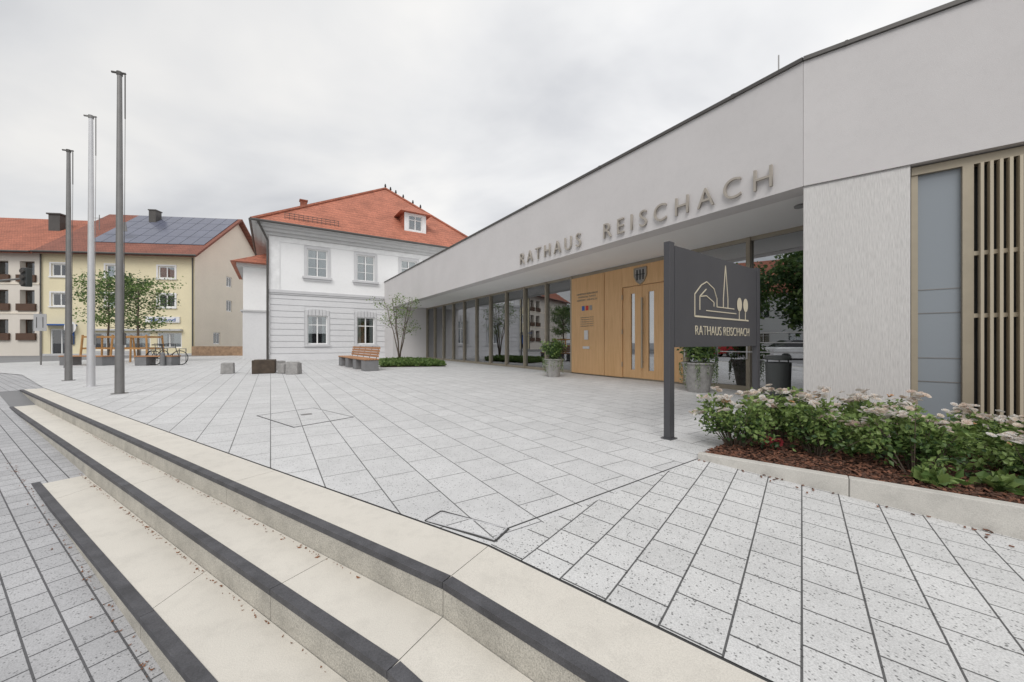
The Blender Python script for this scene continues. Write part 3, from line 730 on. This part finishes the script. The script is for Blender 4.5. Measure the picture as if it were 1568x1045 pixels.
# ------------------------------------------------------------------ sign board
sg=empty('town_hall_sign_board',(1.72,4.09,0),math.atan2(.606,.795))
g=MB(); g.box(-.05,.05,-.035,.035,0,2.15); g.box(2.34,2.44,-.035,.035,0,2.15); g.box(-.07,.07,-.06,.06,0,.012); g.box(2.32,2.46,-.06,.06,0,.012); g.build('posts',m_signg,sg,bevel=.004)
g=MB(); g.box(.07,2.32,-.03,.03,1.0,2.12)
for z in (1.15,1.95): g.box(.05,.07,-.015,.015,z,z+.05); g.box(2.32,2.34,-.015,.015,z,z+.05)
g.build('panel',m_signg,sg,bevel=.004)
g=MB(); y=-.033
def pl(pts,wd=.012):
    for a,b in zip(pts,pts[1:]): g.bar((a[0],y,a[1]),(b[0],y,b[1]),wd,.006,0,(0,1,0))
pl([(.50,1.36),(.50,1.62),(.66,1.74),(.79,1.79),(.98,1.72),(1.06,1.60),(1.06,1.50)]); pl([(.62,1.44),(.62,1.60),(.78,1.70)]); pl([(.62,1.60),(.78,1.62),(.98,1.55),(.98,1.50)])
pl([(.50,1.36),(2.02,1.36)],.02); pl([(.78,1.44),(1.62,1.44)]); pl([(1.06,1.50),(1.56,1.50)]); pl([(1.24,1.50),(1.24,1.62),(1.30,2.05),(1.37,1.62),(1.37,1.50)])
pl([(1.72,1.36),(1.72,1.50)],.01); pl([(1.92,1.36),(1.92,1.50)],.01)
for xc in (1.72,1.92):
    g.poly([(xc+.08*math.cos(t*.3927),y-.003,1.57+.095*math.sin(t*.3927)) for t in range(16)])
g.build('logo_lines',m_cream3,sg)
text('sign_text','RATHAUS REISCHACH',sg,(.50,-.034,1.14),1.53,.115,m_cream3,.003,off=-.012,space=1.05)
# ------------------------------------------------------------------ litter bin
e=empty('litter_bin',(4.49,6.3,0)); g=MB()
g.lathe([(0,0),(.15,0),(.165,.03),(.185,.70),(.19,.72)],n=28); g.lathe([(.17,.68),(.0,.68)],n=28); g.build('body',m_bin,e,smooth=False)
g=MB(); g.lathe([(.16,.76),(.195,.76),(.195,.79),(.15,.83),(0,.84)],n=28)
for a in range(3): t=a*2.09; g.tube([(.17*math.cos(t),.17*math.sin(t),.70),(.17*math.cos(t),.17*math.sin(t),.78)],.01,6)
g.build('lid',m_bin,e)
# ------------------------------------------------------------------ planter pots
def pot(loc,s,seed):
    e=empty('planter_pot',loc); g=MB()
    g.lathe([(0,0),(.2*s,0),(.205*s,.02),(.30*s,.56*s),(.32*s,.57*s),(.32*s,.60*s),(.28*s,.60*s),(.27*s,.52*s),(0,.52*s)],n=32); g.build('pot',m_gran,e)
    shrub('shrub_foliage',(0,0,.55*s),.36*s,.62*s,1700,.07,[m_lf1,m_lf2,m_lf3],seed,parent=e)
    rnd=random.Random(seed); g=MB()
    for k in range(46):
        a=rnd.random()*6.28; L=.15+.4*rnd.random()
        for j in range(22):
            f=rnd.random(); leaf(g,((.31*s+.02+.02*rnd.random())*math.cos(a),(.31*s+.03)*math.sin(a),.6*s-L*s*f),.035,rnd.randrange(2),rnd,-.4)
    g.build('trailing_ivy',[m_lfy,m_lf1],e)
pot((3.99,8.0,0),1.05,31); pot((1.27,11.5,0),.92,32)
# ------------------------------------------------------------------ flag poles
for i,(x,y,mt,h) in enumerate(((-8.09,7.7,m_gal,6.58),(-10.1,8.96,m_gal2,6.45),(-12.3,10.36,m_gal,6.35))):
    e=empty('flagpole',(x,y,0),.3); g=MB()
    g.lathe([(.075,0),(.07,1.0),(.068,1.02),(.055,3.5),(.038,h),(0,h+.01)],n=20); g.lathe([(0,.012),(.13,.012),(.13,0)],n=24); g.build('pole',mt,e,smooth=False)
    g=MB(); g.tube([(-.13,0,h+.03),(.10,0,h+.03)],.022,8); g.tube([(.0,0,h-.02),(.0,0,h+.05)],.05,10); g.tube([(.075,-.01,1.1),(.095,0,h)],.005,5); g.tube([(.09,0,h-.9),(.09,0,h)],.010,6); g.tube([(.08,0,1.0),(.08,0,1.25)],.02,6)
    g.build('halyard_arm',m_cap if i!=1 else m_gal,e)
# ------------------------------------------------------------------ bench
def bench(name,loc,rz,L,back=True):
    e=empty(name,loc,rz); g=MB()
    n=2 if L<3 else 4
    for i in range(n):
        x=(L-.5)*i/(n-1); g.box(x,x+.5,.02,.52,0,.40)
    g.build('concrete_supports',m_conc,e,bevel=.015)
    g=MB()
    for j in range(5): g.box(-.03,L+.03,.0+j*.11,.09+j*.11,.402,.45)
    if back:
        for j in range(4): 
            g.box(.3,L+.0,.50+j*.02,.53+j*.02,.50+j*.10,.58+j*.10)
    g.build('timber_slats',m_benchw,e,bevel=.006)
    if back:
        g=MB(); 
        for i in range(5):
            x=.45+(L-.7)*i/4; g.bar((x,.50,.42),(x,.62,.90),.05,.012)
        g.build('back_brackets',m_cap,e)
    return e
bench('park_bench',(-8.0,17.2,0),math.atan2(-3.9,2.85),4.4)
bench('park_bench',(-21.0,17.3,0),-.15,2.4,False)
bench('park_bench',(-17.2,17.0,0),.05,1.6,False)
for i,(X,Y,s) in enumerate(((-9.7,12.75,.36),(-8.9,14.3,.36),(-7.78,12.8,.33),(-8.15,13.9,.34),(-7.3,12.5,.38))):
    e=empty('stone_seat_block',(X,Y,0),.5+i*.3); g=MB(); h=s*1.0
    g.hexa([(-s/2,-s/2,0),(s/2,-s/2,0),(s/2,s/2,0),(-s/2,s/2,0)],[(-s/2*.93,-s/2*.93,h),(s/2*.93,-s/2*.95,h*.98),(s/2*.93,s/2*.93,h),(-s/2*.93,s/2*.93,h*1.02)]); g.build('block',m_gran,e,bevel=.02)
e=empty('timber_play_trough',(-8.55,12.9,0),.5); g=MB(); a=.33
g.box(-a,a,-a,-a+.13,0,.46); g.box(-a,a,a-.13,a,0,.46); g.box(-a,-a+.13,-a+.132,a-.132,0,.44); g.box(a-.13,a,-a+.132,a-.132,0,.44); g.box(-a+.13,a-.13,-a+.13,a-.13,0,.3)
g.build('walls',m_darkst,e,bevel=.02)
# ------------------------------------------------------------------ bicycle
def bicycle(loc,rz):
    e=empty('bicycle',loc,rz); g=MB()
    for x in (0,1.05):
        g.torus((x,0,.34),.33,.018); 
        for k in range(10):
            t=k*math.pi/5; g.tube([(x,0,.34),(x+.32*math.cos(t),0,.34+.32*math.sin(t))],.002,3)
    g.build('wheels',m_tyre,e,smooth=True)
    g=MB(); bb=(.45,0,.30); se=(.33,0,.80); hd=(.88,0,.82); hb=(.92,0,.66)
    for a,b in ((bb,se),(se,hd),(bb,hb),(bb,(0,0,.34)),((.35,0,.72),(0,0,.34)),(hd,hb),(hb,(1.05,0,.34)),(hd,(.86,0,.98))): g.tube([a,b],.017,8)
    g.tube([(.80,-.28,1.0),(.87,-.1,.99),(.87,.1,.99),(.80,.28,1.0)],.013,6); g.tube([se,(.30,0,.92)],.013,6); g.tube([(-.25,0,.74),(.3,0,.72)],.01,5); g.torus(bb,.09,.01,n=14); g.tube([(.45,-.1,.3),(.45,.1,.3)],.012,5)
    g.build('frame',m_cap,e)
    g=MB(); g.hexa([(.17,-.07,.92),(.45,-.02,.92),(.45,.02,.92),(.17,.07,.92)],[(.17,-.07,.97),(.45,-.02,.96),(.45,.02,.96),(.17,.07,.97)]); g.build('saddle',m_tyre,e,bevel=.01)
bicycle((-17.2,17.8,0),-.35); bicycle((-16.6,17.3,0),.2)
e=empty('bicycle_stand',(-17.8,17.9,0),.2); g=MB()
for k in range(3): g.tube([(k*.8,0,0),(k*.8,0,.75),(k*.8,.5,.75),(k*.8,.5,0)],.022,8)
g.build('hoops',m_gal,e)
# ------------------------------------------------------------------ street furniture far left
e=empty('traffic_light',(-24.5,18.0,0),0); g=MB(); g.tube([(-2.0,0,-.02),(-2.0,0,4.3)],.07,10); g.tube([(-2.0,0,3.7),(-.6,0,4.0),(1.0,.0,4.15)],.045,8); g.build('mast',m_gal,e)
g=MB(); g.box(.95,1.25,-.12,.12,3.75,4.65); g.build('head',m_bin,e,bevel=.03)
g=MB()
for k in range(3):
    g.tube([(1.10,-.20,3.9+k*.29),(1.10,-.12,3.9+k*.29)],.10,14)
g.build('lens_hoods',m_cap,e)
def rsign(x,y,h,kind):
    e=empty('traffic_sign',(x,y,0),0); g=MB(); g.tube([(0,0,0),(0,0,h)],.03,8); g.build('post',m_gal,e)
    g=MB()
    if kind==0: g.box(-.3,.3,-.04,-.02,h-.9,h-.1)
    else: g.poly([(.3*math.cos(t*.3927),-.035,h-.4+.3*math.sin(t*.3927)) for t in range(16)])
    g.build('plate',m_gal2 if kind==0 else m_wpaint,e)
    g=MB()
    for dx in (-.15,.15): g.box(dx-.012,dx+.012,-.05,-.041,h-.75,h-.25)
    g.build('symbol',m_dark,e)
rsign(-22.2,17.6,2.5,0); rsign(-21.5,18.2,2.2,1)
for (x,y) in ((-19.7,16.6),(-15.9,17.0),(-18.6,15.6)):
    e=empty('bollard',(x,y,0)); g=MB(); g.lathe([(.09,0),(.08,.55),(.06,.6),(0,.62)],n=16); g.build('body',m_conc,e,smooth=False)
m_glassd2,_n,_l,_b=nt('car_glass'); _b.inputs['Base Color'].default_value=(.02,.02,.025,1); _b.inputs['Roughness'].default_value=.05
def car(loc,rz,paint):
    e=empty('parked_car',loc,rz); g=MB()
    prof=[(-2.1,.35),(-2.12,.75),(-1.95,.95),(-1.2,1.0),(-.65,1.42),(.75,1.46),(1.55,1.02),(2.05,.92),(2.12,.6),(2.08,.32)]
    rows=[]
    for y in (-.88,.88):
        rows.append([(x,(y if z<1.01 else y*.78),z) for x,z in prof])
    n=len(prof)
    for k in range(n):
        a,b=rows[0][k],rows[0][(k+1)%n]; c,d_=rows[1][(k+1)%n],rows[1][k]
        g.poly([a,b,c,d_],1 if k in (3,5) else 0)
    for r_ in rows:
        lowr=[r_[i] for i in (0,1,2,3,6,7,8,9)]; upr=[r_[i] for i in (3,4,5,6)]
        g.poly(lowr,0); g.poly(upr,1)
    g.build('body',[paint,m_glassd2],e,bevel=.05)
    g=MB()
    for x in (-1.3,1.35):
        for y in (-.86,.86): g.torus((x,y,.33),.24,.1,n=20,k=8); g.tube([(x,y-.05,.33),(x,y+.05,.33)],.16,14,1)
    g.build('wheels',[m_tyre,m_gal2],e)
m_carred=M('car_paint_red',(.35,.02,.02),.25); m_carw=M('car_paint_white',(.7,.7,.7),.25)
car((-15,2.5,-.25),1.2,m_carw); car((-17.5,7.6,-.1),1.2,m_carred); car((-13,-3.5,-.4),1.2,M('car_paint_silver',(.35,.36,.38),.25))
oh=empty('street_house',(-36,-14,0),math.pi/2+.1)
wall(oh,'front_wall',0,26,-1,7,[(2+k*3,3.3+k*3,z,z+1.4) for k in range(8) for z in (.9,3.9)],m_oldw,depth=.15)
g=MB(); gable_roof(g,-.5,26.5,-.6,10,6.9,11.5); g.build('roof',m_tile2,oh)
# small dry litter gathered at the foot of the risers
rnd=random.Random(3); g=MB()
for k in range(420):
    ci,z=((-1.222+.012,-.15),(-.912+.012,-.30))[rnd.randrange(2)]
    s_=(1.3,2.6,4.2,5.5)[rnd.randrange(4)]+rnd.gauss(0,.45)
    if rnd.random()<.12: s_=rnd.random()*9
    if s_<.1: continue
    c=ci+abs(rnd.gauss(0,.012)); base=K1+w*s_; base=base+mL*(c-mL.dot(base)); z+=.001
    a=rnd.random()*6.28; s=.003+.006*rnd.random()+(.008 if rnd.random()<.05 else 0); bx,by=base
    g.poly([(bx+s*math.cos(a),by+s*math.sin(a),z+.004),(bx-.5*s*math.sin(a),by+.5*s*math.cos(a),z),(bx-s*math.cos(a),by-s*math.sin(a),z+.006),(bx+.6*s*math.sin(a),by-.6*s*math.cos(a),z+.001)])
for k in range(110):
    s_=rnd.random()*6; c=-.57+abs(rnd.gauss(0,.03)); base=K1+w*s_; base=base+mL*(c-mL.dot(base)); z=zprof(s_)+.007
    a=rnd.random()*6.28; s=.004+.008*rnd.random(); bx,by=base
    g.poly([(bx+s*math.cos(a),by+s*math.sin(a),z+.006),(bx-.5*s*math.sin(a),by+.5*s*math.cos(a),z),(bx-s*math.cos(a),by-s*math.sin(a),z+.008),(bx+.6*s*math.sin(a),by-.6*s*math.cos(a),z+.001)])
g.build('fallen_leaves',m_leafbr)
# ------------------------------------------------------------------ world
W=bpy.data.worlds.new('World'); scene.world=W; W.use_nodes=True
n=W.node_tree.nodes; l=W.node_tree.links; bg=n['Background']
sky=n.new('ShaderNodeTexSky'); sky.sky_type='NISHITA'; sky.sun_disc=False; sky.sun_elevation=R(48); sky.sun_rotation=R(190)
tc=n.new('ShaderNodeTexCoord'); sp=n.new('ShaderNodeSeparateXYZ'); l.new(tc.outputs['Generated'],sp.inputs[0])
ab=n.new('ShaderNodeMath'); ab.operation='ABSOLUTE'; l.new(sp.outputs[2],ab.inputs[0])
ad=n.new('ShaderNodeMath'); ad.operation='ADD'; l.new(ab.outputs[0],ad.inputs[0]); ad.inputs[1].default_value=.3
dx=n.new('ShaderNodeMath'); dx.operation='DIVIDE'; l.new(sp.outputs[0],dx.inputs[0]); l.new(ad.outputs[0],dx.inputs[1])
dy=n.new('ShaderNodeMath'); dy.operation='DIVIDE'; l.new(sp.outputs[1],dy.inputs[0]); l.new(ad.outputs[0],dy.inputs[1])
cb_=n.new('ShaderNodeCombineXYZ'); l.new(dx.outputs[0],cb_.inputs[0]); l.new(dy.outputs[0],cb_.inputs[1])
mp=mapping(n,l,cb_.outputs[0],(1.0,1.35,1),(0,0,.75))
nz=n.new('ShaderNodeTexNoise'); l.new(mp,nz.inputs['Vector']); nz.inputs['Scale'].default_value=1.35; nz.inputs['Detail'].default_value=5; nz.inputs['Roughness'].default_value=.5; nz.inputs['Distortion'].default_value=.25
cl=ramp(n,l,nz.outputs[0],[(.32,(.66,.67,.695)),(.5,(.84,.843,.85)),(.68,(1.0,.985,.96))])
gx=n.new('ShaderNodeMapRange'); l.new(sp.outputs[0],gx.inputs[0]); gx.inputs[1].default_value=-.9; gx.inputs[2].default_value=.3; gx.inputs[3].default_value=.82; gx.inputs[4].default_value=1.06
sc=n.new('ShaderNodeVectorMath'); sc.operation='SCALE'; l.new(cl,sc.inputs[0]); l.new(gx.outputs[0],sc.inputs['Scale'])
s2=n.new('ShaderNodeVectorMath'); s2.operation='SCALE'; l.new(sc.outputs[0],s2.inputs[0]); s2.inputs['Scale'].default_value=9.6
mx=mixc(n,l,.95,sky.outputs[0],s2.outputs[0])
l.new(mx,bg.inputs[0]); bg.inputs[1].default_value=.110
sun=bpy.data.lights.new('sun','SUN'); sun.energy=1.5; sun.angle=R(30); sun.color=(1,.975,.945)
so=bpy.data.objects.new('sun',sun); COL.objects.link(so); so.rotation_euler=(R(42),0,R(-10)); so.location=(0,0,20)
# ------------------------------------------------------------------ camera
cam=bpy.data.cameras.new('camera'); co=bpy.data.objects.new('camera',cam); COL.objects.link(co)
co.location=(0,0,1.05); co.rotation_euler=(R(90),0,0); cam.sensor_width=36; cam.lens=13.13; cam.shift_y=.0016; cam.clip_end=3000; cam.clip_start=.05
scene.camera=co
scene.view_settings.view_transform='Standard'; scene.view_settings.look='None'; scene.view_settings.exposure=0
